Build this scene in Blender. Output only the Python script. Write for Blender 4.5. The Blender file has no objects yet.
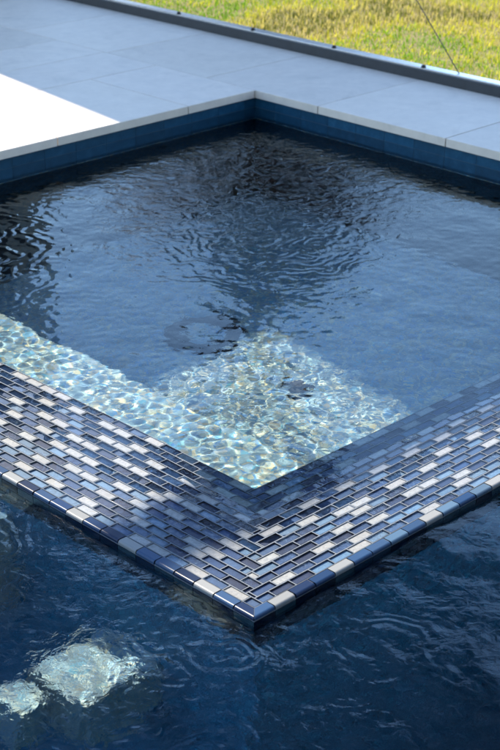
import bpy, math, random
import numpy as np
from mathutils import Matrix, Vector
random.seed(7); rng = np.random.default_rng(11)
sc = bpy.context.scene
col = sc.collection

# ------------------------------------------------------------------ dimensions
SX, SY = 2.341, 2.342          # inside of the spa
WW = 0.384                     # width of the spillway wall
DECK = 0.11                    # top of coping above the spa water
CT = 0.033                     # coping thickness
LOW = -0.019                   # lower pool water level
SPA_D = 1.05
POOL_D = 1.75
PX0, PY0 = -4.2, -1.10        # far ends of the lower pool
EL = 50.0
AZ = math.atan(0.145)          # sun stands toward +Y, a little to +X

# ------------------------------------------------------------------ helpers
def setp(o, label=None, cat=None, group=None, kind=None):
    if label: o['label'] = label
    if cat: o['category'] = cat
    if group: o['group'] = group
    if kind: o['kind'] = kind
    return o
def empty(name, loc, label, cat, group=None):
    o = bpy.data.objects.new(name, None); col.objects.link(o)
    o.location = loc; o.empty_display_size = .1
    return setp(o, label, cat, group)
class MB:
    def __init__(s): s.v=[]; s.f=[]; s.m=[]; s.c=[]; s.sm=[]
    def face(s, pts, m=0, c=(1,1,1), smooth=False):
        n=len(s.v); s.v+= [tuple(p) for p in pts]; s.f.append(tuple(range(n,n+len(pts))))
        s.m.append(m); s.c.append(c); s.sm.append(smooth)
    def box(s, x0,x1,y0,y1,z0,z1, m=0, c=(1,1,1), bottom=True):
        if x0>x1: x0,x1=x1,x0
        if y0>y1: y0,y1=y1,y0
        a=[(x0,y0,z0),(x1,y0,z0),(x1,y1,z0),(x0,y1,z0)]; b=[(p[0],p[1],z1) for p in a]
        s.face(b,m,c)
        if bottom: s.face(a[::-1],m,c)
        for i in range(4):
            j=(i+1)%4; s.face([a[i],a[j],b[j],b[i]],m,c)
    def cyl(s, p, q, r0, r1=None, n=12, m=0, c=(1,1,1), caps=True, smooth=True):
        r1 = r0 if r1 is None else r1
        p,q=Vector(p),Vector(q); d=(q-p).normalized()
        u=d.orthogonal().normalized(); w=d.cross(u)
        A=[p+(u*math.cos(t)+w*math.sin(t))*r0 for t in [2*math.pi*i/n for i in range(n)]]
        B=[q+(u*math.cos(t)+w*math.sin(t))*r1 for t in [2*math.pi*i/n for i in range(n)]]
        for i in range(n):
            j=(i+1)%n; s.face([A[i],A[j],B[j],B[i]],m,c,smooth)
        if caps: s.face(A[::-1],m,c); s.face(B,m,c)
    def lathe(s, c0, prof, n=40, m=0, c=(1,1,1), closed=False):
        P=[[(c0[0]+r*math.cos(t),c0[1]+r*math.sin(t),c0[2]+z) for t in [2*math.pi*i/n for i in range(n)]] for r,z in prof]
        k=len(P)
        for a in range(k if closed else k-1):
            b=(a+1)%k
            for i in range(n):
                j=(i+1)%n; s.face([P[a][i],P[a][j],P[b][j],P[b][i]],m,c,True)
    def build(s, name, mats, parent=None, merge=False, loc=None):
        me=bpy.data.meshes.new(name); me.from_pydata(s.v,[],s.f)
        if not isinstance(mats,(list,tuple)): mats=[mats]
        for m in mats: me.materials.append(m)
        me.polygons.foreach_set('material_index', s.m)
        me.polygons.foreach_set('use_smooth', s.sm)
        at=me.color_attributes.new('col','FLOAT_COLOR','CORNER')
        arr=np.ones((len(me.loops),4),np.float32); k=0
        for f,c in zip(s.f,s.c):
            arr[k:k+len(f),:3]=c; k+=len(f)
        at.data.foreach_set('color',arr.ravel())
        if merge:
            import bmesh
            bm=bmesh.new(); bm.from_mesh(me); bmesh.ops.remove_doubles(bm,verts=bm.verts,dist=1e-5); bm.to_mesh(me); bm.free()
        me.update()
        o=bpy.data.objects.new(name,me); col.objects.link(o)
        if parent is not None: o.parent=parent
        if loc is not None: o.location=loc
        return o
def grid_mesh(name, X, Y, Z, keep=None, mat=None):
    ny,nx=X.shape
    idx=np.arange(nx*ny).reshape(ny,nx)
    F=np.stack([idx[:-1,:-1],idx[:-1,1:],idx[1:,1:],idx[1:,:-1]],-1).reshape(-1,4)
    if keep is not None: F=F[keep.reshape(-1)]
    used=np.unique(F); remap=-np.ones(nx*ny,int); remap[used]=np.arange(len(used))
    V=np.stack([X,Y,Z],-1).reshape(-1,3)[used]; F=remap[F]
    me=bpy.data.meshes.new(name); me.from_pydata(V.tolist(),[],F.tolist())
    me.polygons.foreach_set('use_smooth',np.ones(len(F),bool)); me.update()
    if mat: me.materials.append(mat)
    o=bpy.data.objects.new(name,me); col.objects.link(o); return o

# ------------------------------------------------------------------ materials
def mat(name):
    m=bpy.data.materials.new(name); m.use_nodes=True
    nt=m.node_tree; b=nt.nodes.get('Principled BSDF')
    return m,nt,b
def N(nt,t,**kw):
    n=nt.nodes.new(t)
    for k,v in kw.items():
        if k.startswith('_'): setattr(n,k[1:],v)
        else: n.inputs[k.replace('__',' ')].default_value=v
    return n
def L(nt,a,b): nt.links.new(a,b)
def coord(nt): return N(nt,'ShaderNodeTexCoord').outputs['Object']
def ramp(nt, fac, stops):
    r=nt.nodes.new('ShaderNodeValToRGB'); e=r.color_ramp.elements
    while len(e)<len(stops): e.new(.5)
    for q,(p,c) in zip(e,stops): q.position=p; q.color=(*c,1) if len(c)==3 else c
    L(nt,fac,r.inputs[0]); return r.outputs[0]
def mixc(nt, fac, a, b, mode='MIX'):
    n=nt.nodes.new('ShaderNodeMix'); n.data_type='RGBA'; n.blend_type=mode
    for s,v in ((n.inputs[0],fac),(n.inputs[6],a),(n.inputs[7],b)):
        if hasattr(v,'links'): L(nt,v,s)
        elif isinstance(v,(int,float)): s.default_value=v
        else: s.default_value=(*v,1)
    return n.outputs[2]
def bump(nt, h, strength, dist, bsdf):
    n=N(nt,'ShaderNodeBump',Strength=strength,Distance=dist); L(nt,h,n.inputs['Height']); L(nt,n.outputs[0],bsdf.inputs['Normal']); return n
def noise(nt, vec, scale, detail=4, rough=.6, dist=0):
    n=N(nt,'ShaderNodeTexNoise',Scale=scale,Detail=detail,Roughness=rough,Distortion=dist); L(nt,vec,n.inputs['Vector']); return n.outputs[0]
def vor(nt, vec, scale, feature='F1'):
    n=nt.nodes.new('ShaderNodeTexVoronoi'); n.feature=feature; n.inputs['Scale'].default_value=scale; L(nt,vec,n.inputs['Vector']); return n

def water_mat(name, tint, calm, rough, centre, radius, scale=26, rings=(), detail=2.5):
    m=bpy.data.materials.new(name); m.use_nodes=True; nt=m.node_tree; nt.nodes.clear()
    o=nt.nodes.new('ShaderNodeOutputMaterial')
    g=N(nt,'ShaderNodeBsdfGlass',Roughness=0.0,IOR=1.333); g.inputs['Color'].default_value=(*tint,1)
    c=coord(nt)
    # small capillary ripples, livelier around one spot
    ds=N(nt,'ShaderNodeVectorMath',_operation='DISTANCE'); L(nt,c,ds.inputs[0]); ds.inputs[1].default_value=(*centre,0)
    mr=N(nt,'ShaderNodeMapRange'); mr.inputs['From Min'].default_value=radius*.35; mr.inputs['From Max'].default_value=radius
    mr.inputs['To Min'].default_value=rough; mr.inputs['To Max'].default_value=calm; mr.interpolation_type='SMOOTHSTEP'
    L(nt,ds.outputs['Value'],mr.inputs['Value'])
    n1=noise(nt,c,scale,detail,.55,1.0); n2=noise(nt,c,scale*.45,1.5,.5,.6)
    ad=N(nt,'ShaderNodeMath',_operation='ADD'); L(nt,n1,ad.inputs[0]); L(nt,n2,ad.inputs[1])
    hsum=N(nt,'ShaderNodeMath',_operation='MULTIPLY'); L(nt,ad.outputs[0],hsum.inputs[0]); L(nt,mr.outputs[0],hsum.inputs[1]); hsum=hsum.outputs[0]
    warp=noise(nt,c,7,2,.5)
    for (cx,cy,lam,amp,reach) in rings:          # rings spreading from where jets and drips stir the surface
        d_=N(nt,'ShaderNodeVectorMath',_operation='DISTANCE'); L(nt,c,d_.inputs[0]); d_.inputs[1].default_value=(cx,cy,0)
        dw=N(nt,'ShaderNodeMath',_operation='MULTIPLY_ADD'); L(nt,warp,dw.inputs[0]); dw.inputs[1].default_value=.30; L(nt,d_.outputs['Value'],dw.inputs[2])
        ph=N(nt,'ShaderNodeMath',_operation='MULTIPLY'); L(nt,dw.outputs[0],ph.inputs[0]); ph.inputs[1].default_value=2*math.pi/lam
        sn=N(nt,'ShaderNodeMath',_operation='SINE'); L(nt,ph.outputs[0],sn.inputs[0])
        fo_=N(nt,'ShaderNodeMapRange'); fo_.interpolation_type='SMOOTHSTEP'; L(nt,d_.outputs['Value'],fo_.inputs['Value'])
        fo_.inputs['From Min'].default_value=0; fo_.inputs['From Max'].default_value=reach; fo_.inputs['To Min'].default_value=amp*lam/(2*math.pi); fo_.inputs['To Max'].default_value=0
        pr=N(nt,'ShaderNodeMath',_operation='MULTIPLY_ADD'); L(nt,sn.outputs[0],pr.inputs[0]); L(nt,fo_.outputs[0],pr.inputs[1]); L(nt,hsum,pr.inputs[2]); hsum=pr.outputs[0]
    bp=N(nt,'ShaderNodeBump',Strength=1.0,Distance=1.0); L(nt,hsum,bp.inputs['Height'])
    L(nt,bp.outputs[0],g.inputs['Normal'])
    L(nt,g.outputs[0],o.inputs['Surface']); return m

def pebble_mat(name, dark, mid, light, accent=.3, scale=150):
    m,nt,b=mat(name); c=coord(nt)
    v=vor(nt,c,scale); 
    sep=nt.nodes.new('ShaderNodeSeparateColor'); L(nt,v.outputs['Color'],sep.inputs[0])
    base=ramp(nt,sep.outputs[0],[(0,dark),(.35,mid),(.72,mid),(.9,light),(1,light)])
    hue=ramp(nt,sep.outputs[1],[(0,(.55,.40,.20)),(.12,(.55,.42,.25)),(.2,mid),(.75,mid),(.86,(.06,.22,.50)),(1,(.10,.42,.50))])  # amber, blue and teal pebbles also stand in for caustic colour fringes
    base=mixc(nt,accent,base,hue)
    big=noise(nt,c,6,3)
    base=mixc(nt,ramp(nt,big,[(.3,(0,0,0)),(.7,(.2,.2,.2))]),base,mid)
    L(nt,base,b.inputs['Base Color']); b.inputs['Roughness'].default_value=.75
    bump(nt,v.outputs['Distance'],.5,.004,b)
    return m

M={}
M['spa_water']=water_mat('spa_water_surface',(.86,.95,.975),.0004,.0026,(1.78,1.78),1.05,rings=((1.22,1.22,.050,.05,.7),(.12,2.0,.065,.20,.9)))
M['pool_water']=water_mat('pool_water_surface',(.84,.94,.98),.0010,.0022,(-.55,.05),.9,38,rings=((-.62,.30,.05,.12,.3),(-.50,-.36,.04,.16,.25),(-.3,-.62,.05,.06,.3),(-.75,-.55,.05,.08,.35)),detail=3.5)
M['spa_plaster']=pebble_mat('blue_pebble_plaster',(.04,.11,.17),(.22,.30,.33),(1.0,.84,.42),.62,85)
M['pool_plaster']=pebble_mat('deep_blue_pebble_plaster',(.0005,.04,.08),(.001,.13,.235),(.02,.28,.42),.06,90)

# porcelain paving
m,nt,b=mat('pale_porcelain_paving'); c0=coord(nt)
at=N(nt,'ShaderNodeAttribute',_attribute_name='col')
sc_=N(nt,'ShaderNodeVectorMath',_operation='SCALE'); L(nt,at.outputs[1],sc_.inputs[0]); sc_.inputs['Scale'].default_value=170
va=N(nt,'ShaderNodeVectorMath',_operation='ADD'); L(nt,c0,va.inputs[0]); L(nt,sc_.outputs[0],va.inputs[1]); c=va.outputs[0]
n1=noise(nt,c,2.6,7,.66,1.4); n2=noise(nt,c,14,8,.7)
v1=ramp(nt,n1,[(.30,(.70,.585,.47)),(.46,(.83,.70,.565)),(.60,(.79,.67,.545)),(.72,(.66,.56,.455))])
v2=mixc(nt,.30,v1,ramp(nt,n2,[(.3,(.50,.45,.39)),(.7,(.82,.74,.63))]))
L(nt,mixc(nt,1.0,v2,at.outputs[0],'MULTIPLY'),b.inputs['Base Color']); b.inputs['Roughness'].default_value=.55
bump(nt,noise(nt,c,160,3),.15,.001,b); M['paving']=m
m,nt,b=mat('paving_joint'); b.inputs['Base Color'].default_value=(.30,.30,.30,1); b.inputs['Roughness'].default_value=.9; M['joint']=m

# waterline tile (dark blue stoneware)
m,nt,b=mat('dark_blue_waterline_tile'); c=coord(nt)
at=N(nt,'ShaderNodeAttribute',_attribute_name='col')
n1=noise(nt,c,30,6,.65)
k=ramp(nt,n1,[(.3,(.003,.040,.078)),(.55,(.006,.056,.105)),(.75,(.018,.080,.135))])
L(nt,mixc(nt,1.0,k,at.outputs[0],'MULTIPLY'),b.inputs['Base Color']); b.inputs['Roughness'].default_value=.5; b.inputs['Specular IOR Level'].default_value=.3
bump(nt,n1,.15,.002,b); M['wtile']=m
m,nt,b=mat('blue_grey_grout'); b.inputs['Base Color'].default_value=(.07,.12,.16,1); b.inputs['Roughness'].default_value=.9; M['wgrout']=m

# mosaic
def colattr(nt): return N(nt,'ShaderNodeAttribute',_attribute_name='col').outputs[0]
m,nt,b=mat('mosaic_tile_backing'); c=coord(nt)
n1=noise(nt,c,130,4,.6,.8)
L(nt,mixc(nt,1.0,colattr(nt),ramp(nt,n1,[(.3,(.72,.72,.75)),(.7,(1.18,1.18,1.15))]),'MULTIPLY'),b.inputs['Base Color'])
b.inputs['Roughness'].default_value=.45; M['t_back']=m
def cover(name, bumpy):
    m=bpy.data.materials.new(name); m.use_nodes=True; nt=m.node_tree; nt.nodes.clear()
    o=nt.nodes.new('ShaderNodeOutputMaterial'); mx=nt.nodes.new('ShaderNodeMixShader')
    tr=nt.nodes.new('ShaderNodeBsdfTransparent'); gl=N(nt,'ShaderNodeBsdfGlossy',Roughness=.03)
    c=coord(nt); ge=nt.nodes.new('ShaderNodeNewGeometry')
    dt=N(nt,'ShaderNodeVectorMath',_operation='DOT_PRODUCT'); L(nt,ge.outputs['Incoming'],dt.inputs[1])
    ab=N(nt,'ShaderNodeMath',_operation='ABSOLUTE'); L(nt,dt.outputs['Value'],ab.inputs[0])
    om=N(nt,'ShaderNodeMath',_operation='SUBTRACT'); om.inputs[0].default_value=1.0; L(nt,ab.outputs[0],om.inputs[1])
    pw=N(nt,'ShaderNodeMath',_operation='POWER'); L(nt,om.outputs[0],pw.inputs[0]); pw.inputs[1].default_value=5.0
    fr=N(nt,'ShaderNodeMath',_operation='MULTIPLY_ADD'); L(nt,pw.outputs[0],fr.inputs[0]); fr.inputs[1].default_value=.955; fr.inputs[2].default_value=.045
    h=noise(nt,c,55 if bumpy else 22,3,.5,1.2)
    bp=N(nt,'ShaderNodeBump',Strength=1.0,Distance=.0035 if bumpy else .0006); L(nt,h,bp.inputs['Height'])
    L(nt,bp.outputs[0],gl.inputs['Normal']); L(nt,bp.outputs[0],dt.inputs[0])
    L(nt,fr.outputs[0],mx.inputs[0]); L(nt,tr.outputs[0],mx.inputs[1]); L(nt,gl.outputs[0],mx.inputs[2]); L(nt,mx.outputs[0],o.inputs[0])
    return m
M['t_flat']=cover('mosaic_clear_glass',False); M['t_wavy']=cover('mosaic_rippled_glass',True)
m,nt,b=mat('mosaic_tile_edge'); L(nt,colattr(nt),b.inputs['Base Color']); b.inputs['Roughness'].default_value=.34; b.inputs['Specular IOR Level'].default_value=.3; M['t_edge']=m
m,nt,b=mat('mosaic_grout'); c=coord(nt); L(nt,ramp(nt,noise(nt,c,60,5),[(.3,(.10,.12,.145)),(.7,(.16,.18,.205))]),b.inputs['Base Color']); b.inputs['Roughness'].default_value=.8; M['t_grout']=m
m,nt,b=mat('wet_shaded_face_tile'); c=coord(nt)
L(nt,mixc(nt,1.0,colattr(nt),ramp(nt,noise(nt,c,40,4),[(.3,(.6,.7,.75)),(.7,(1.1,1.1,1.05))]),'MULTIPLY'),b.inputs['Base Color']); b.inputs['Roughness'].default_value=.12; M['t_face']=m

def simple(name,c,r,metal=0,nscale=None,amp=.2):
    m,nt,b=mat(name)
    if nscale:
        co=coord(nt); n=noise(nt,co,nscale,5)
        L(nt,ramp(nt,n,[(.3,tuple(x*(1-amp) for x in c)),(.7,tuple(x*(1+amp) for x in c))]),b.inputs['Base Color'])
    else: b.inputs['Base Color'].default_value=(*c,1)
    b.inputs['Roughness'].default_value=r; b.inputs['Metallic'].default_value=metal; return m
M['alu_dark']=simple('charcoal_aluminium',(.022,.026,.031),.5,0,25,.2)
M['alu_cap']=simple('pale_aluminium_cap',(.92,.89,.84),.32,1.0,40,.1)
M['bolt']=simple('black_bolt',(.015,.015,.016),.4)
M['wire']=simple('steel_cable',(.05,.05,.05),.5,0)
M['drain']=simple('dark_drain_plastic',(.005,.008,.014),.5,0,60,.4)
M['drain_brown']=simple('brown_drain_plastic',(.035,.02,.012),.5,0,60,.4)
M['siding']=simple('grey_siding',(.27,.32,.36),.7,0,3,.2)
M['bark']=simple('palm_bark',(.10,.075,.055),.9,0,12,.4)
M['frond']=simple('palm_leaf',(.05,.08,.04),.5,0,4,.3)
M['deadfrond']=simple('dry_palm_leaf',(.11,.065,.04),.8,0,4,.3)
M['glass_dark']=simple('dark_window_glass',(.01,.012,.015),.05)

# grass
m,nt,b=mat('grass_blade'); L(nt,colattr(nt),b.inputs['Base Color']); b.inputs['Roughness'].default_value=.7; b.inputs['Specular IOR Level'].default_value=.15
tr=N(nt,'ShaderNodeBsdfTranslucent'); L(nt,colattr(nt),tr.inputs[0]); mx=N(nt,'ShaderNodeMixShader',Fac=.35)
out=nt.nodes.get('Material Output'); L(nt,b.outputs[0],mx.inputs[1]); L(nt,tr.outputs[0],mx.inputs[2]); L(nt,mx.outputs[0],out.inputs[0]); M['blade']=m
m,nt,b=mat('lawn_soil'); c=coord(nt)
g=mixc(nt,ramp(nt,noise(nt,c,.5,6),[(.35,(0,0,0)),(.65,(1,1,1))]),(.10,.12,.025),(.20,.15,.06))
L(nt,mixc(nt,.5,g,ramp(nt,noise(nt,c,30,6,.7),[(.3,(.05,.06,.015)),(.7,(.26,.22,.09))])),b.inputs['Base Color']); b.inputs['Roughness'].default_value=.95; M['soil']=m

# ------------------------------------------------------------------ ground sheet with a hole for the pool
gx=[-400,PX0-.3,SX+.3,400]; gy=[-400,PY0-.3,SY+.3,400]
gb=MB()
for i in range(3):
    for j in range(3):
        if i==1 and j==1: continue
        gb.face([(gx[i],gy[j],.02),(gx[i+1],gy[j],.02),(gx[i+1],gy[j+1],.02),(gx[i],gy[j+1],.02)])
setp(gb.build('ground',M['soil'],merge=True),'sunlit lawn soil stretching away behind the patio','ground',kind='structure')

# ------------------------------------------------------------------ paving: slabs laid in lanes beside the pool
RAILX=2.985
pv=MB(); jt=MB()
def slab(x0,x1,y0,y1):
    g=.0028; t=random.uniform(.90,1.03); cc=(t,t,t*random.uniform(.995,1.01))
    dz=random.uniform(-.0006,.0004); e=.0018
    a=[(x0+g,y0+g),(x1-g,y0+g),(x1-g,y1-g),(x0+g,y1-g)]
    b=[(x0+g+e,y0+g+e),(x1-g-e,y0+g+e),(x1-g-e,y1-g-e),(x0+g+e,y1-g-e)]
    z=DECK+dz
    pv.face([(p[0],p[1],z) for p in b],0,cc)
    for i in range(4):
        j=(i+1)%4
        pv.face([(*a[i],z-e),(*a[j],z-e),(*b[j],z),(*b[i],z)],0,cc)
        pv.face([(*a[i],z-CT),(*a[j],z-CT),(*a[j],z-e),(*a[i],z-e)],0,cc)
    pv.face([(p[0],p[1],z-CT) for p in a[::-1]],0,cc)
def lane_y(x0,x1,ys):
    for a,b in zip(ys[:-1],ys[1:]): slab(x0,x1,a,b)
def lane_x(y0,y1,xs):
    for a,b in zip(xs[:-1],xs[1:]): slab(a,b,y0,y1)
OV=.018
# right of the spa
lane_y(SX-OV,3.045,[-3.2,-2.03,-1.36,-.69,-.03,.63,1.30,1.965,2.63,3.30,3.965,4.63,5.30,5.97,6.6])
# behind the spa (long slabs)
def xs_from(start,step,lo,hi):
    o=[lo]; k=start
    while k<hi-.05:
        if k>lo+.05: o.append(k)
        k+=step
    o.append(hi); return o
xe=SX-OV
lane_x(SY-OV,2.955,xs_from(-4.6+.46,.6755,PX0-.6,xe))
lane_x(2.955,3.315,xs_from(-4.6+.80,1.22,PX0-.6,xe))
lane_x(3.315,3.675,xs_from(-4.6+.22,1.22,PX0-.6,xe))
lane_x(3.675,4.285,xs_from(-4.6+1.01,1.22,PX0-.6,xe))
lane_x(4.285,4.895,xs_from(-4.6+.42,1.22,PX0-.6,xe))
lane_x(4.895,5.505,xs_from(-4.6+.9,1.22,PX0-.6,xe))
lane_x(5.505,6.6,xs_from(-4.6+.3,1.22,PX0-.6,xe))
# near side, where the viewer stands, and the far left end
lane_x(PY0-.60,PY0+OV,xs_from(-4.6+.5,1.22,PX0-.6,xe))
lane_x(PY0-1.21,PY0-.60,xs_from(-4.6+.1,1.22,PX0-.6,xe))
lane_x(PY0-1.82,PY0-1.21,xs_from(-4.6+.7,1.22,PX0-.6,xe))
lane_x(-3.2,PY0-1.82,xs_from(-4.6+.7,1.22,PX0-.6,xe))
lane_y(PX0-.6,PX0+OV,[PY0+OV,0.1,1.2,SY-OV])
setp(pv.build('patio',M['paving']),'pale grey porcelain paving and coping around the spa','patio',kind='structure')
# setting bed below the slabs
bz=DECK-CT-.003
for (x0,x1,y0,y1) in ((SX,3.06,-3.2,6.6),(PX0-.6,SX,SY,6.6),(PX0-.6,SX,-3.2,PY0),(PX0-.6,PX0,PY0,SY)):
    jt.box(x0+.004,x1-.0,y0+.004,y1-.004,-.05,bz)
setp(jt.build('paving_bed',M['joint']),'grey mortar bed under the patio slabs','mortar bed',kind='structure')

# ------------------------------------------------------------------ pool basin (lower)
pb=MB()
F=-POOL_D
pb.face([(PX0,PY0,F),(SX,PY0,F),(SX,SY,F),(PX0,SY,F)])
T=-.055
pb.face([(PX0,PY0,F),(PX0,SY,F),(PX0,SY,T),(PX0,PY0,T)])
pb.face([(PX0,SY,F),(SX,SY,F),(SX,SY,T),(PX0,SY,T)])
pb.face([(SX,SY,F),(SX,PY0,F),(SX,PY0,T),(SX,SY,T)])
pb.face([(SX,PY0,F),(PX0,PY0,F),(PX0,PY0,T),(SX,PY0,T)])
pool=setp(pb.build('pool_basin',M['pool_plaster']),'deep dark blue pool around the raised spa','pool',kind='structure')

# ------------------------------------------------------------------ spa basin
spa=empty('spa_basin',(SX/2,SY/2,-SPA_D),'square spa basin of blue pebble plaster with a bench on its left side','spa')
LOC=Vector(spa.location)
def local(mb):
    mb.v=[(p[0]-LOC.x,p[1]-LOC.y,p[2]-LOC.z) for p in mb.v]; return mb
s=MB(); s.face([(0.47,0,-SPA_D),(SX,0,-SPA_D),(SX,SY,-SPA_D),(0.47,SY,-SPA_D)])
fl=local(s).build('floor',M['spa_plaster'],spa)
s=MB()
zt=-.030
s.face([(0,0,-SPA_D),(0,0,-.012),(SX,0,-.012),(SX,0,-SPA_D)])
s.face([(0,0,-SPA_D),(0,SY,-SPA_D),(0,SY,-.012),(0,0,-.012)])
s.face([(SX,0,-SPA_D),(SX,0,zt),(SX,SY,zt),(SX,SY,-SPA_D)])
s.face([(0,SY,-SPA_D),(SX,SY,-SPA_D),(SX,SY,zt),(0,SY,zt)])
wl=local(s).build('side_wall',M['spa_plaster'],spa)
s=MB(); BD=.45; e=.02
prof=[(0.001,-BD),(.45,-BD)]+[(.45+e*math.sin(t),-BD-e+e*math.cos(t)) for t in (.3,.7,1.1,1.57)]+[(.47,-SPA_D)]
for a,b_ in zip(prof[:-1],prof[1:]):
    s.face([(a[0],0.001,a[1]),(b_[0],0.001,b_[1]),(b_[0],SY-.001,b_[1]),(a[0],SY-.001,a[1])])
bn=local(s).build('bench',M['spa_plaster'],spa)
# waterline tile on the two far walls (15 x 7.5 cm)
s=MB(); gm=MB()
top=DECK-CT-.004
rows=[(top,.0345),(.0345,-.0405)]
def tline(axis, fixed, lo, hi, off):
    for r,(z1,z0) in enumerate(rows):
        x=lo-off
        while x<hi:
            a,b2=max(x+.001,lo),min(x+.151,hi); x+=.152
            if b2-a<.01: continue
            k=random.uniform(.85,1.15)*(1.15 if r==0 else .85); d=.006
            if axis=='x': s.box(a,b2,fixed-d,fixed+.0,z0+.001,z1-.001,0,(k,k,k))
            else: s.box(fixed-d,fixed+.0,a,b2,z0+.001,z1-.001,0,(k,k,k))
tline('x',SY,0,SX-.006,.01); tline('y',SX,0,SY-.006,.06)
gm.face([(0,SY-.0045,-.04),(SX,SY-.0045,-.04),(SX,SY-.0045,top),(0,SY-.0045,top)])
gm.face([(SX-.0045,SY,-.04),(SX-.0045,0,-.04),(SX-.0045,0,top),(SX-.0045,SY,top)])
wt=local(s).build('waterline_tile',M['wtile'],spa)
wg=local(gm).build('grout_backing',M['wgrout'],wt)
# same tile round the rest of the pool (out of the frame mostly)
s=MB()
for r,(z1,z0) in enumerate([(top,.0345),(.0345,-.0405),(-.0405,-.1155)]):
    x=PX0
    while x<-.39:
        k=random.uniform(.85,1.15); s.box(x+.001,min(x+.151,-.386),SY-.006,SY,z0+.001,z1-.001,0,(k,k,k)); x+=.152
    x=PX0
    while x<SX-.01:
        k=random.uniform(.85,1.15); s.box(x+.001,min(x+.151,SX),PY0,PY0+.006,z0+.001,z1-.001,0,(k,k,k)); x+=.152
    y=PY0+.01
    while y<-.39:
        k=random.uniform(.85,1.15); s.box(SX-.006,SX,y+.001,min(y+.151,-.386),z0+.001,z1-.001,0,(k,k,k)); y+=.152
    y=PY0+.01
    while y<SY-.01:
        k=random.uniform(.85,1.15); s.box(PX0,PX0+.006,y+.001,min(y+.151,SY-.007),z0+.001,z1-.001,0,(k,k,k)); y+=.152
pt=s.build('pool_waterline_tile',M['wtile']); setp(pt,'dark blue waterline tile lining the lower pool edge','tile band',kind='structure')

# ------------------------------------------------------------------ spillway wall in glass mosaic
wall=empty('spillway_wall',(-WW,-WW,0),'low L-shaped spillway wall topped with blue and white glass mosaic','spa wall')
WL=Vector(wall.location)
def lw(mb): mb.v=[(p[0]-WL.x,p[1]-WL.y,p[2]-WL.z) for p in mb.v]; return mb
core=MB()
cz=-.014
core.box(-WW+.004,SX-.002,-WW+.004,-.001,-POOL_D+.002,cz)
core.box(-WW+.004,-.001,-.001,SY-.002,-POOL_D+.002,cz)
co=lw(core).build('masonry_core',M['pool_plaster'],wall)
PAL=[((.275,.275,.265),.40),((.085,.145,.215),.13),((.027,.064,.135),.15),((.009,.038,.105),.15),((.004,.016,.052),.17)]
def pick(nowhite=False):
    r=random.random()
    if nowhite and r<PAL[0][1]: r=PAL[0][1]+random.random()*(1-PAL[0][1])
    for c,w in PAL:
        if r<w: break
        r-=w
    k=random.uniform(.82,1.18); h=random.uniform(-.02,.18)
    if c[0]>.2: k=random.uniform(.92,1.04); h*=.2
    return (c[0]*k*(1-h),c[1]*k,c[2]*k*(1+h*.6)), c[0]>.2
def clip(poly,a,b,c):       # keep a*x+b*y<=c
    out=[]
    for i in range(len(poly)):
        p,q=poly[i],poly[(i+1)%len(poly)]
        dp,dq=a*p[0]+b*p[1]-c,a*q[0]+b*q[1]-c
        if dp<=0: out.append(p)
        if dp*dq<0:
            t=dp/(dp-dq); out.append((p[0]+(q[0]-p[0])*t,p[1]+(q[1]-p[1])*t))
    return out
def area(p): return .5*sum(p[i][0]*p[(i+1)%len(p)][1]-p[(i+1)%len(p)][0]*p[i][1] for i in range(len(p)))
def inset(poly,d):
    n=len(poly); out=[]
    for i in range(n):
        p0,p1,p2=Vector(poly[i-1]),Vector(poly[i]),Vector(poly[(i+1)%n])
        e1=(p1-p0).normalized(); e2=(p2-p1).normalized()
        n1=Vector((-e1.y,e1.x)); n2=Vector((-e2.y,e2.x))
        k=1+n1.dot(n2)
        if k<.2: return None
        q=p1+(n1+n2)*(d/k); out.append((q.x,q.y))
    if area(out)<=1e-6: return None
    for i in range(n):
        a=Vector(out[(i+1)%n])-Vector(out[i]); b=Vector(poly[(i+1)%n])-Vector(poly[i])
        if a.dot(b)<=0: return None
    return out
def ss(a,b,x): x=min(1,max(0,(x-a)/(b-a))); return x*x*(3-2*x)
def topz(x,y):
    # inner rows of the right arm and the corner sink a little below the spa water
    inn = max(x if False else 0,0)
    if x>y: d=-y; w=1.0                 # right arm: d from inner edge
    else: d=-x; w=1-ss(-.15,.45,y)     # left arm, only near the corner
    return .0012-.0085*w*(1-ss(.0,.16,d))
tiles=MB(); grout=MB()
PIT,EDGE,FLAT,WAVY=0,1,2,3
PW=.0256; PL=.0600; NR=14
placed=[]
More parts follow.
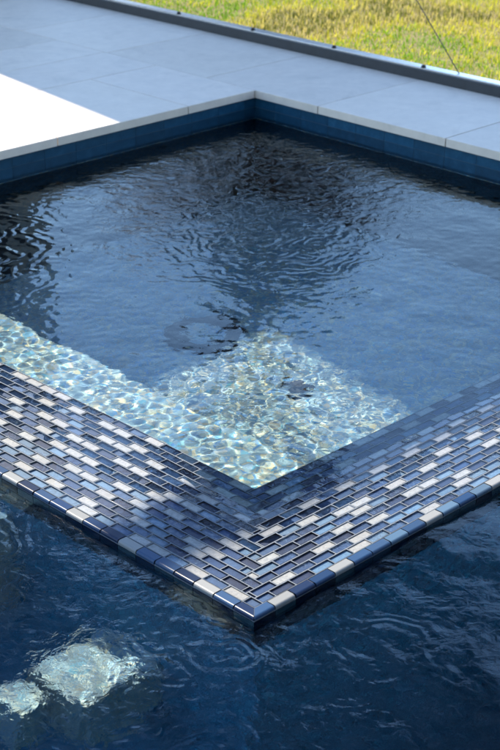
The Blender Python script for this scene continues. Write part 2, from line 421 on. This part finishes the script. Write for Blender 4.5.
def add_tile(cell):
    if len(cell)<3 or area(cell)<2e-5: 
        if len(cell)>=3: grout.face([(p[0],p[1],topz(*p)-.0004) for p in cell])
        return
    o=inset(cell,.00135)
    if o is None:
        grout.face([(p[0],p[1],topz(*p)-.0004) for p in cell]); return
    i1=inset(o,.0005)
    n=len(cell)
    mx_,my_=sum(p[0] for p in cell)/n,sum(p[1] for p in cell)/n
    cc,white=pick(random.random()<.85 and any((mx_-a)**2+(my_-b)**2<.050**2 for a,b in placed[-140:]))
    if white: placed.append((mx_,my_))
    tz=random.uniform(-.00035,.00035); tx=random.uniform(-.014,.014); ty=random.uniform(-.014,.014)
    cx=sum(p[0] for p in cell)/n; cy=sum(p[1] for p in cell)/n
    def Z(p): return topz(*p)+tz+(p[0]-cx)*tx+(p[1]-cy)*ty
    for k in range(n):
        l=(k+1)%n
        grout.face([(*cell[k],topz(*cell[k])-.0003),(*cell[l],topz(*cell[l])-.0003),(*o[l],topz(*o[l])-.0005),(*o[k],topz(*o[k])-.0005)])
    if i1 is None: i1=o
    ec=tuple(v*.8 for v in cc)
    for k in range(n):
        l=(k+1)%n
        tiles.face([(*o[k],topz(*o[k])-.0009),(*o[l],topz(*o[l])-.0009),(*i1[l],Z(i1[l])),(*i1[k],Z(i1[k]))],EDGE,ec)
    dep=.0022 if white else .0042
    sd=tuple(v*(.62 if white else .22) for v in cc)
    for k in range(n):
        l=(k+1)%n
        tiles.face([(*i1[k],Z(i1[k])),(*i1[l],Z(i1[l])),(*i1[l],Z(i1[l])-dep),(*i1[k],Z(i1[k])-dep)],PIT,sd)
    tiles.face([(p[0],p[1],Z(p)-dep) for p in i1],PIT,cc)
    tiles.face([(p[0],p[1],Z(p)) for p in i1],WAVY if (random.random()<.28 and not white) else FLAT,cc)
for r in range(NR):
    y1=-r*PW; y0=-(r+1)*PW; off=(r%2)*PL/2
    for arm in (0,1):
        lo=-(r+1)*PW if (r%2==arm) else -r*PW      # rows of the two arms interlock at the corner
        x=-WW-PL+off+arm*PL/2
        while x<SX-.008:
            a_,b_=max(x,lo),min(x+PL,(SX if arm==0 else SY)-.007); x+=PL
            if b_-a_<.0045: 
                if b_>a_: 
                    q=[(a_,y0),(b_,y0),(b_,y1),(a_,y1)] if arm==0 else [(y0,a_),(y1,a_),(y1,b_),(y0,b_)]
                    grout.face([(p[0],p[1],topz(*p)-.0004) for p in q])
                continue
            add_tile([(a_,y0),(b_,y0),(b_,y1),(a_,y1)] if arm==0 else [(y0,a_),(y1,a_),(y1,b_),(y0,b_)])
tl=lw(tiles).build('mosaic_top',[M['t_back'],M['t_edge'],M['t_flat'],M['t_wavy']],wall)
# bullnose pieces over the outer edge
bull=MB()
YI=-NR*PW
def bn_profile():
    z=.0016; R=.0055; p=[(YI-.0012,z-.0016),(YI-.002,z)]
    for t in np.linspace(0,math.pi/2,7): p.append((-WW+R-R*math.sin(t),z-R+R*math.cos(t)))
    p.append((-WW,-.0070)); p.append((-WW+.0012,-.0083)); return p
BP=bn_profile()
lastw=[False]
def bull_piece(a,b,swap,miter):
    cc,white=pick(lastw[0] or random.random()<.45); lastw[0]=white; cc=tuple(v*.8 for v in cc)
    g=.0014+random.uniform(0,.0008); dv=random.uniform(-.0009,.0005); dzz=random.uniform(-.0006,.0005)
    def P(u,pr):
        v,z=pr; v+=dv; z+=dzz
        return (v,u,z) if swap else (u,v,z)
    def lo(pr): return (max(a,pr[0]) if miter else a)+g
    for i in range(len(BP)-1):
        q=[P(lo(BP[i]),BP[i]),P(b-g,BP[i]),P(b-g,BP[i+1]),P(lo(BP[i+1]),BP[i+1])]
        bull.face(q if swap else q[::-1],0,cc,1<i<len(BP)-3)
    for end in (0,1):
        e=[P(lo(pr) if end==0 else b-g,pr) for pr in BP]
        e2=[(-WW+.006,-.0083),(YI-.0012,-.006)]
        bull.face(e+[P((a+g) if end==0 else b-g,x) for x in e2],0,tuple(v*.5 for v in cc))
for swap,end in ((False,SX-.01),(True,SY-.01)):
    u=-WW; first=True
    while u<end:
        bull_piece(u,min(u+PL*1.0,end),swap,first); first=False; u+=PL
bo=lw(bull).build('bullnose_trim',M['t_edge'],wall)
# grout bed behind the trim, then two rows of face tile
for swap,end in ((False,SX-.01),(True,SY-.01)):
    def P(u,v,z): return (v,u,z) if swap else (u,v,z)
    g0=[P(YI,YI,-.0006),P(end,YI,-.0006),P(end,-WW+.009,-.0006),P(-WW+.009,-WW+.009,-.0006)]
    grout.face(g0 if swap else g0[::-1])
    g0=[P(-WW+.009,-WW+.009,-.0006),P(end,-WW+.009,-.0006),P(end,-WW+.0016,-.009),P(-WW+.0016,-WW+.0016,-.009)]
    grout.face(g0 if swap else g0[::-1])
    g0=[P(-WW+.0016,-WW+.0016,-.009),P(end,-WW+.0016,-.009),P(end,-WW+.0016,-.112),P(-WW+.0016,-WW+.0016,-.112)]
    grout.face(g0 if swap else g0[::-1])
go=lw(grout).build('grout',M['t_grout'],wall)
face=MB()
for swap,end in ((False,SX-.01),(True,SY-.01)):
    for r in range(4):
        z1=-.0105-r*PW; z0=z1-PW+.0022; u=-WW+(PL/2 if r%2 else 0)-PL
        while u<end:
            a=max(u+.001,-WW+.0006); b=min(u+PL-.001,end); u+=PL
            if b-a<.004: continue
            cc,_=pick(); cc=(cc[0]*.06,cc[1]*.13,cc[2]*.18)  # shade of the outer face put into the tile colours, besides the wet
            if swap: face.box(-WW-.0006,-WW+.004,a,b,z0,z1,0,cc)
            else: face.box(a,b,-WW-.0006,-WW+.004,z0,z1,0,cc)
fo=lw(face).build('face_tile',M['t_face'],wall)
# submerged blocks added beside the wall to catch sun as bright patches
st=MB()
st.box(-.60,-WW+.003,-.10,.10,-.62,-.44); st.box(-.72,-.63,-.02,.08,-.62,-.44); st.box(-.49,-WW+.003,.42,1.1,-.62,-.16)
sto=lw(st).build('step',M['spa_plaster'],wall)

# ------------------------------------------------------------------ water
def field(nx,ny,dx,lmin,lmax,p=0.0,seed=0,aniso=None):
    r=np.random.default_rng(seed)
    n=int(2**math.ceil(math.log2(max(nx,ny)+8)))
    w=np.fft.rfft2(r.standard_normal((n,n)))
    kx=np.fft.rfftfreq(n,dx)[None,:]; ky=np.fft.fftfreq(n,dx)[:,None]
    k=np.hypot(kx,ky); A=np.zeros_like(k); ok=(k>1/lmax)&(k<1/lmin)
    A[ok]=k[ok]**p
    if aniso: A=A*np.exp(-((kx*aniso[0]+ky*aniso[1])/np.maximum(k,1e-6))**2*aniso[2])
    h=np.fft.irfft2(w*A,s=(n,n))
    gy,gx=np.gradient(h,dx); h/=np.sqrt((gx**2+gy**2).mean())      # unit rms slope
    return h[:ny,:nx]
def sstep(a,b,x):
    t=np.clip((x-a)/(b-a),0,1); return t*t*(3-2*t)
dx=.0054
xs=np.arange(-.20,SX-.0065,dx); ys=np.arange(-.20,SY-.0065,dx)
xs[-1]=SX-.0055; ys[-1]=SY-.0055
X,Y=np.meshgrid(xs,ys)
ny,nx=X.shape
far=sstep(.9,1.9,(X+Y)/2*1.0+.35*0)
cen=np.exp(-(((X-1.55)**2+(Y-1.55)**2)/.75**2))
cen=np.exp(-(((X-1.55)**2+(Y-1.55)**2)/.75**2))
wb=1-sstep(.50,.66,X)                       # finer, steeper chop over the bench
h =field(nx,ny,dx,.031,.064,-.6,3)*.0195*wb
h+=field(nx,ny,dx,.036,.068,-.7,13)*.0132*(1-wb)
h+=field(nx,ny,dx,.12,.30,-1.0,9)*.012
def rings(cx,cy,lam,amp,r0,r1):
    R=np.hypot(X-cx,Y-cy); k=2*math.pi/lam
    return amp/k*np.sin(k*R+.6*np.sin(5*np.arctan2(Y-cy,X-cx)))*np.exp(-((R-r0)/r1)**2)
h+=rings(.15,2.05,.085,.030,.32,.25)
near=np.minimum(X,Y); h*=.25+.75*sstep(-.02,.06,near)
Z=-.0030+h
Z=np.where(near<-.01,np.minimum(Z,-.0022),Z)
spaw=grid_mesh('spa_water',X,Y,Z,mat=M['spa_water']); setp(spaw,'clear rippled water filling the spa','water',kind='structure')

dx=.0085
xs=np.concatenate([np.arange(PX0+.007,-2.2,.03),np.arange(-2.2,SX-.008,dx)]); ys=np.arange(PY0+.008,SY-.008,dx)
X,Y=np.meshgrid(xs,ys); ny,nx=X.shape
# sample on a regular grid then pick columns
rx=np.arange(PX0,SX,dx); H=np.zeros((ny,len(rx)))
H+=field(len(rx),ny,dx,.036,.075,-.5,21)*.015
H+=field(len(rx),ny,dx,.09,.20,-1.0,22)*.030
H+=field(len(rx),ny,dx,.25,.7,-1.0,23)*.030
ix=np.clip(((xs-PX0)/dx).astype(int),0,len(rx)-1); h=H[:,ix]
def ringsb(cx,cy,lam,amp,r0,r1):
    R=np.hypot(X-cx,Y-cy); k=2*math.pi/lam
    return amp/k*np.sin(k*R)*np.exp(-((R-r0)/r1)**2)
h=h+ringsb(-.62,.25,.055,.05,.16,.13)+ringsb(-.58,-.30,.045,.05,.10,.09)+ringsb(-.45,-.60,.06,.05,.12,.12)
Z=LOW+h
cxm=(X[:-1,:-1]+X[1:,1:])/2; cym=(Y[:-1,:-1]+Y[1:,1:])/2
keep=~((cxm>-WW+.012)&(cym>-WW+.012))
poolw=grid_mesh('pool_water',X,Y,Z,keep,M['pool_water']); setp(poolw,'dark blue rippled water of the lower pool','water',kind='structure')

# ------------------------------------------------------------------ drains on the spa floor
dr=empty('ring_drain',(1.228,1.475,-SPA_D),'dark ring-shaped drain lying on the shaded spa floor','drain')
s=MB(); s.lathe((0,0,0),[(.138,0),(.136,.018),(.124,.026),(.094,.020),(.082,.006),(.082,0)],48); d1=s.build('rim',M['drain'],dr)
s=MB(); s.lathe((0,0,0),[(.081,.004),(.05,.006),(.001,.006)],40); d2=s.build('grate',M['spa_plaster'],dr)
dd=empty('floor_fitting',(1.165,.96,-SPA_D),'small dark round fitting with a brown cap on the sunlit spa floor','fitting')
s=MB(); s.lathe((0,0,0),[(.044,0),(.043,.020),(.034,.028),(.001,.030)],28); d3=s.build('body',M['drain'],dd)
s=MB(); s.lathe((.003,.005,.030),[(.028,-.004),(.026,.008),(.016,.014),(.001,.015)],24); d4=s.build('cap',M['drain_brown'],dd)

# ------------------------------------------------------------------ bottom rail of the screen enclosure
rail=empty('screen_rail',(RAILX,0,DECK),'charcoal aluminium bottom rail of a screen enclosure along the lawn edge','rail')
s=MB()
def rbox(mb,x0,x1,y0,y1,z0,z1,e,c=(1,1,1)):
    P=[(x0,z0),(x1,z0),(x1,z1-e),(x1-e,z1),(x0+e,z1),(x0,z1-e)]
    for i in range(6):
        a,b=P[i],P[(i+1)%6]; mb.face([(a[0],y0,a[1]),(a[0],y1,a[1]),(b[0],y1,b[1]),(b[0],y0,b[1])][::-1],0,c)
    mb.face([(q[0],y0,q[1]) for q in P],0,c); mb.face([(q[0],y1,q[1]) for q in P][::-1],0,c)
rbox(s,-.012,.046,-3.2,6.0,.0005,.044,.002); r1=s.build('channel',M['alu_dark'],rail)
s=MB(); rbox(s,.004,.056,-3.2,6.0,.0445,.051,.002); r2=s.build('cap',M['alu_cap'],rail)
bm=MB(); bm.lathe((0,0,0),[(.012,0),(.012,.003),(.009,.003),(.009,.010),(.006,.012),(.0005,.012)],14)
bm0=None
for i in range(-8,9):
    y=1.962+i*.527
    if bm0 is None: o=bm0=bm.build('bolt',M['bolt'],rail)
    else: o=bm0.copy(); col.objects.link(o); o.parent=rail
    o.location=(.012,y,.0505)
s=MB(); P0=Vector((3.02,1.779,.155)); D=Vector((0,.269,.293)).normalized()
s.cyl((0,0,0),D*3.4,.0022,n=8); 
cab=s.build('brace_cable',M['wire'],loc=P0); setp(cab,'thin dark brace cable slanting up from the rail over the lawn','cable')

# ------------------------------------------------------------------ lawn blades
nb=70000
gxs=rng.uniform(3.07,7.2,nb*2); gys=rng.uniform(-.8,7.0,nb*2)
okk=(gxs+gys<9.6)&(gxs-gys<4.2)&(gys-gxs<2.2); gxs=gxs[okk][:nb]; gys=gys[okk][:nb]; nb=len(gxs)
def smooth_noise(x,y,s,seed):
    r=np.random.default_rng(seed); g=r.standard_normal((64,64))
    u=(x*s)%63; v=(y*s)%63; i=u.astype(int); j=v.astype(int); fu=u-i; fv=v-j; fu=fu*fu*(3-2*fu); fv=fv*fv*(3-2*fv)
    return (g[i,j]*(1-fu)+g[i+1,j]*fu)*(1-fv)+(g[i,j+1]*(1-fu)+g[i+1,j+1]*fu)*fv
n1=smooth_noise(gxs+9,gys+9,1.3,1)+.7*smooth_noise(gxs+9,gys+9,3.1,2)+.5*smooth_noise(gxs+9,gys+9,7,4)
L_=rng.uniform(.014,.042,nb)*(1+.25*np.clip(n1,-1,1)); ang=rng.uniform(0,2*math.pi,nb); lean=rng.uniform(.1,.9,nb)
wd=rng.uniform(.003,.006,nb)
dirx,diry=np.cos(ang),np.sin(ang); px,py=-diry,dirx
base=np.stack([gxs,gys,np.full(nb,.02)],-1)
def off(a,b,z): return base+np.stack([dirx*a+px*b,diry*a+py*b,z],-1)
mid_a=L_*.5*np.sin(lean*.6); mid_z=L_*.5*np.cos(lean*.6); tip_a=mid_a+L_*.5*np.sin(lean*1.5); tip_z=mid_z+L_*.5*np.cos(lean*1.5)
V=np.stack([off(0,-wd/2,0*L_),off(0,wd/2,0*L_),off(mid_a,wd*.45,mid_z),off(mid_a,-wd*.45,mid_z),off(tip_a,0*L_,tip_z)],1).reshape(-1,3)
b0=np.arange(nb)*5
me=bpy.data.meshes.new('lawn_grass')
me.vertices.add(nb*5); me.vertices.foreach_set('co',V.ravel())
loops=np.concatenate([np.stack([b0,b0+1,b0+2,b0+3],-1),np.stack([b0+3,b0+2,b0+4],-1)],1)   # 7 loops per blade
me.loops.add(nb*7); me.loops.foreach_set('vertex_index',loops.ravel().astype(np.int32))
me.polygons.add(nb*2)
ls=np.stack([np.arange(nb)*7,np.arange(nb)*7+4],-1).ravel(); me.polygons.foreach_set('loop_start',ls.astype(np.int32))
me.update(calc_edges=True)
green=np.array([.22,.40,.02]); yel=np.array([.62,.60,.04]); tan=np.array([.62,.53,.15]); olive=np.array([.14,.16,.02])
t=.5+.55*(rng.random(nb)-.5)+.30*np.clip(n1,-1.5,1.5)
cl=np.where((t<.30)[:,None],green,np.where((t<.62)[:,None],yel,np.where((t<.92)[:,None],tan,olive)))*rng.uniform(.7,1.3,nb)[:,None]
ca=np.ones((nb,7,4),np.float32); ca[:,:,:3]=cl[:,None,:]
at=me.color_attributes.new('col','FLOAT_COLOR','CORNER'); at.data.foreach_set('color',ca.ravel())
me.materials.append(M['blade'])
go_=bpy.data.objects.new('lawn_grass',me); col.objects.link(go_); setp(go_,'sunlit patchy yellow-green lawn beyond the rail','grass',kind='stuff')

# ------------------------------------------------------------------ unseen house wing placed to shade the patio, and the palm the water mirrors
AZT=.145
HY=5.60; HH=7.7; HW=1.58
hx=1.63+AZT*(HY-2.78)
house=empty('house',(hx,HY,0),'unseen tall grey house wing placed so its shadow covers the patio','house')
s=MB(); s.box(0,HW,0,5.0,0,HH)
def skew(mb): mb.v=[(p[0]+AZT*max(p[1],0),p[1],p[2]) for p in mb.v]; return mb  # sides slanted along the sun azimuth to set the shadow edge
for i in range(34):
    s.box(.001,HW-.001,-.006,-.0005,.06+i*.2,.06+i*.2+.185)
skew(s).build('wall',M['siding'],house)
s=MB(); s.box(-.003,HW+.05,-.05,5.05,HH+.003,HH+.12); skew(s).build('roof',M['alu_dark'],house)
for z0 in (1.0,4.0):
    s=MB(); s.box(.35,HW-.35,-.03,-.007,z0,z0+1.5); s.build('window',M['glass_dark'],house)
CE=math.cos(AZ)/math.tan(math.radians(EL))
def shadow_beam(ymask0,ymask1,w):          # unseen cross beam, placed so its shadow falls between these two water lines
    hgt=(ymask1-ymask0-w)/CE; yc=HY+.02+w/2; zc=(yc-(ymask0+ymask1)/2)/CE
    s=MB(); s.box(-7.5,-.004,.02,.02+w,zc-hgt/2,zc+hgt/2); s.box(-7.5,-7.5+w,.02,.02+w,0,zc-hgt/2-.003); s.build('shadow_beam',M['alu_dark'],house)
shadow_beam(-.145,.115,.12); shadow_beam(1.90,2.23,.16)  # second beam added to shade the floor beyond the sun patch

def palm(loc,hgt,cr,label):
    t=empty('palm_tree',loc,label,'palm tree')
    s=MB()
    prev=Vector((0,0,0))
    for i in range(14):
        z=hgt*(i+1)/14; q=Vector((.10*math.sin(z*.5),.06*math.sin(z*.8),z))
        s.cyl(prev,q,.15-.004*i,.145-.004*i,n=14); prev=q
    s.build('trunk',M['bark'],t)
    def frond(mb,el,az,ln,fan):
        a=Vector((math.cos(az)*math.cos(el),math.sin(az)*math.cos(el),math.sin(el)))
        side=Vector((-math.sin(az),math.cos(az),0)); up=a.cross(side)
        c=prev+a*ln*.45
        mb.cyl(prev,c,.014,.010,n=5)
        for k in range(13):
            th=(k-6)/6*1.9
            d=(a*math.cos(th)+side*math.sin(th)).normalized()
            tip=c+d*fan*(1-.12*abs(th))+Vector((0,0,-.35*fan*(1-.2*abs(th))*(.5+random.random()*.5)))
            w=d.cross(up).normalized()*.028
            m=c+d*fan*.55+Vector((0,0,-.03))
            mb.face([c,m-w,tip]); mb.face([c,tip,m+w])
    s=MB()
    for i in range(34): frond(s,random.uniform(-.35,1.35),random.uniform(0,6.28),cr*random.uniform(.7,1),cr*.55)
    s.build('crown',M['frond'],t)
    s=MB()
    for i in range(16): frond(s,random.uniform(-1.35,-.6),random.uniform(0,6.28),cr*.7,cr*.5)
    s.build('dry_skirt',M['deadfrond'],t)
    return t
palm((9.0,8.75,.02),3.75,1.2,'cabbage palm standing on the lawn and mirrored in the spa')
palm((6.6,12.6,.02),4.6,1.5,'taller palm shading a strip of the lawn')

def bush(loc,label,h,rad,n,cols,seed):
    t=empty('shrub',loc,label,'shrub'); r=np.random.default_rng(seed)
    s=MB()
    for k in range(7):
        a=k*.9; s.cyl((0,0,0),(rad*.6*math.cos(a),rad*.6*math.sin(a),h*.7),.03,.01,n=6)
    s.build('stem',M['bark'],t)
    s=MB()
    cl=r.normal(size=(60,3)); cl/=np.linalg.norm(cl,axis=1)[:,None]; cl*=r.uniform(.45,1,(60,1))
    for k in range(n):
        q=cl[k%60]*np.array([rad,rad,h*.48])+r.normal(size=3)*.16+np.array([0,0,h*.52])
        a=Vector(r.normal(size=3)).normalized(); b_=a.orthogonal().normalized(); sz=r.uniform(.04,.09); q=Vector(q)
        s.face([q-a*sz,q+b_*sz*.45,q+a*sz,q-b_*sz*.45])
    s.build('foliage',cols,t)
M['redleaf']=simple('copper_leaf',(.17,.085,.10),.6,0,6,.4)
bush((8.3,9.4,.02),'copper leaved shrub left of the mirrored palm',3.8,1.05,9000,M['redleaf'],3)
bush((9.4,8.1,.02),'copper leaved shrub right of the mirrored palm',3.6,1.0,9000,M['redleaf'],4)

# unseen broad oak, added to darken what the lower pool mirrors
oak=empty('reflection_oak',(11.9,11.75,.02),'unseen tall oak added so the lower pool mirrors dark leaves','oak tree')
s=MB(); r_=np.random.default_rng(8)
s.cyl((0,0,0),(.1,0,3),.34,.27,n=14); s.cyl((.1,0,3),(0,.1,7.5),.27,.19,n=14)
cl=[]
for k in range(200):
    v=r_.normal(size=3); v/=np.linalg.norm(v); v*=r_.uniform(.35,1)**.5
    cl.append(np.array([v[0]*6.0,v[1]*6.0,14.6+v[2]*4.0]))
for k in range(0,200,7): s.cyl((0,.1,7.4),tuple(cl[k]),.09,.025,n=6)
s.build('trunk',M['bark'],oak)
s=MB()
for k in range(32000):
    q=Vector(cl[k%200]+r_.normal(size=3)*.55)
    a=Vector(r_.normal(size=3)).normalized(); b_=a.orthogonal().normalized(); sz=r_.uniform(.10,.20)
    s.face([q-a*sz,q+b_*sz*.5,q+a*sz,q-b_*sz*.5])
s.build('crown',M['frond'],oak)
# the house behind the viewer
hb=empty('house',(-2.5,-4.6,0),'low grey house facing the pool from behind the viewer','house')
s=MB(); s.box(-7,6,-6,0,0,3.4); s.build('wall',M['siding'],hb)
s=MB(); s.box(-7.4,6.4,-6.4,.9,3.403,3.6); s.build('roof',M['alu_dark'],hb)
for i in range(4):
    s=MB(); s.box(-5.6+i*2.8,-3.6+i*2.8,.003,.03,.1,2.4); s.build('window',M['glass_dark'],hb)

# ------------------------------------------------------------------ light
w=bpy.data.worlds.new('World'); sc.world=w; w.use_nodes=True
nt=w.node_tree; bg=nt.nodes['Background']
sky=nt.nodes.new('ShaderNodeTexSky'); sky.sky_type='NISHITA'; sky.sun_disc=False
sky.sun_elevation=math.radians(EL); sky.sun_rotation=AZ; sky.air_density=1.0; sky.dust_density=0.0; sky.ozone_density=1.6
L(nt,sky.outputs[0],bg.inputs[0]); bg.inputs[1].default_value=.15
ld=bpy.data.lights.new('sun','SUN'); ld.energy=3.9; ld.angle=math.radians(.5); ld.color=(1.0,.89,.72)
lo=bpy.data.objects.new('sun',ld); col.objects.link(lo)
sd=Vector((math.sin(AZ)*math.cos(math.radians(EL)),math.cos(AZ)*math.cos(math.radians(EL)),math.sin(math.radians(EL))))
lo.rotation_euler=sd.to_track_quat('Z','Y').to_euler(); lo.location=(0,6,8)
ld.cycles.is_caustics_light=True
for o in (spaw,poolw): o.cycles.is_caustics_caster=True
for o in (fl,wl,bn,pool,co,fo,sto,d1,d2,d3,d4,wt,wg): o.cycles.is_caustics_receiver=True

# ------------------------------------------------------------------ camera (solved from the photograph's two vanishing points)
f,pit,yaw,roll=1530.33,.4289,.7863,.0067
d=Vector((math.cos(pit)*math.cos(yaw),math.cos(pit)*math.sin(yaw),-math.sin(pit)))
r=Vector((math.sin(yaw),-math.cos(yaw),0)); u=r.cross(d)
r2=r*math.cos(roll)+u*math.sin(roll); u2=-r*math.sin(roll)+u*math.cos(roll)
cd=bpy.data.cameras.new('camera'); cam=bpy.data.objects.new('camera',cd); col.objects.link(cam)
Rm=Matrix((r2,u2,-d)).transposed().to_4x4(); Rm.translation=(-2.2095,-2.1961,1.7099); cam.matrix_world=Rm
cd.sensor_fit='VERTICAL'; cd.sensor_height=24; cd.lens=f/750*24; cd.clip_end=2000; cd.clip_start=.05
cd.dof.use_dof=True; cd.dof.focus_distance=3.6; cd.dof.aperture_fstop=5.6
sc.camera=cam

sc.render.engine='CYCLES'
cy=sc.cycles; cy.max_bounces=10; cy.transmission_bounces=6; cy.transparent_max_bounces=8; cy.diffuse_bounces=3; cy.glossy_bounces=4
cy.caustics_refractive=True; cy.caustics_reflective=False; cy.sample_clamp_indirect=8; cy.use_denoising=True
try: cy.denoiser='OPENIMAGEDENOISE'
except Exception: pass
vs=sc.view_settings; vs.view_transform='Standard'; vs.look='None'; vs.exposure=1.5; vs.gamma=1; vs.use_curve_mapping=False
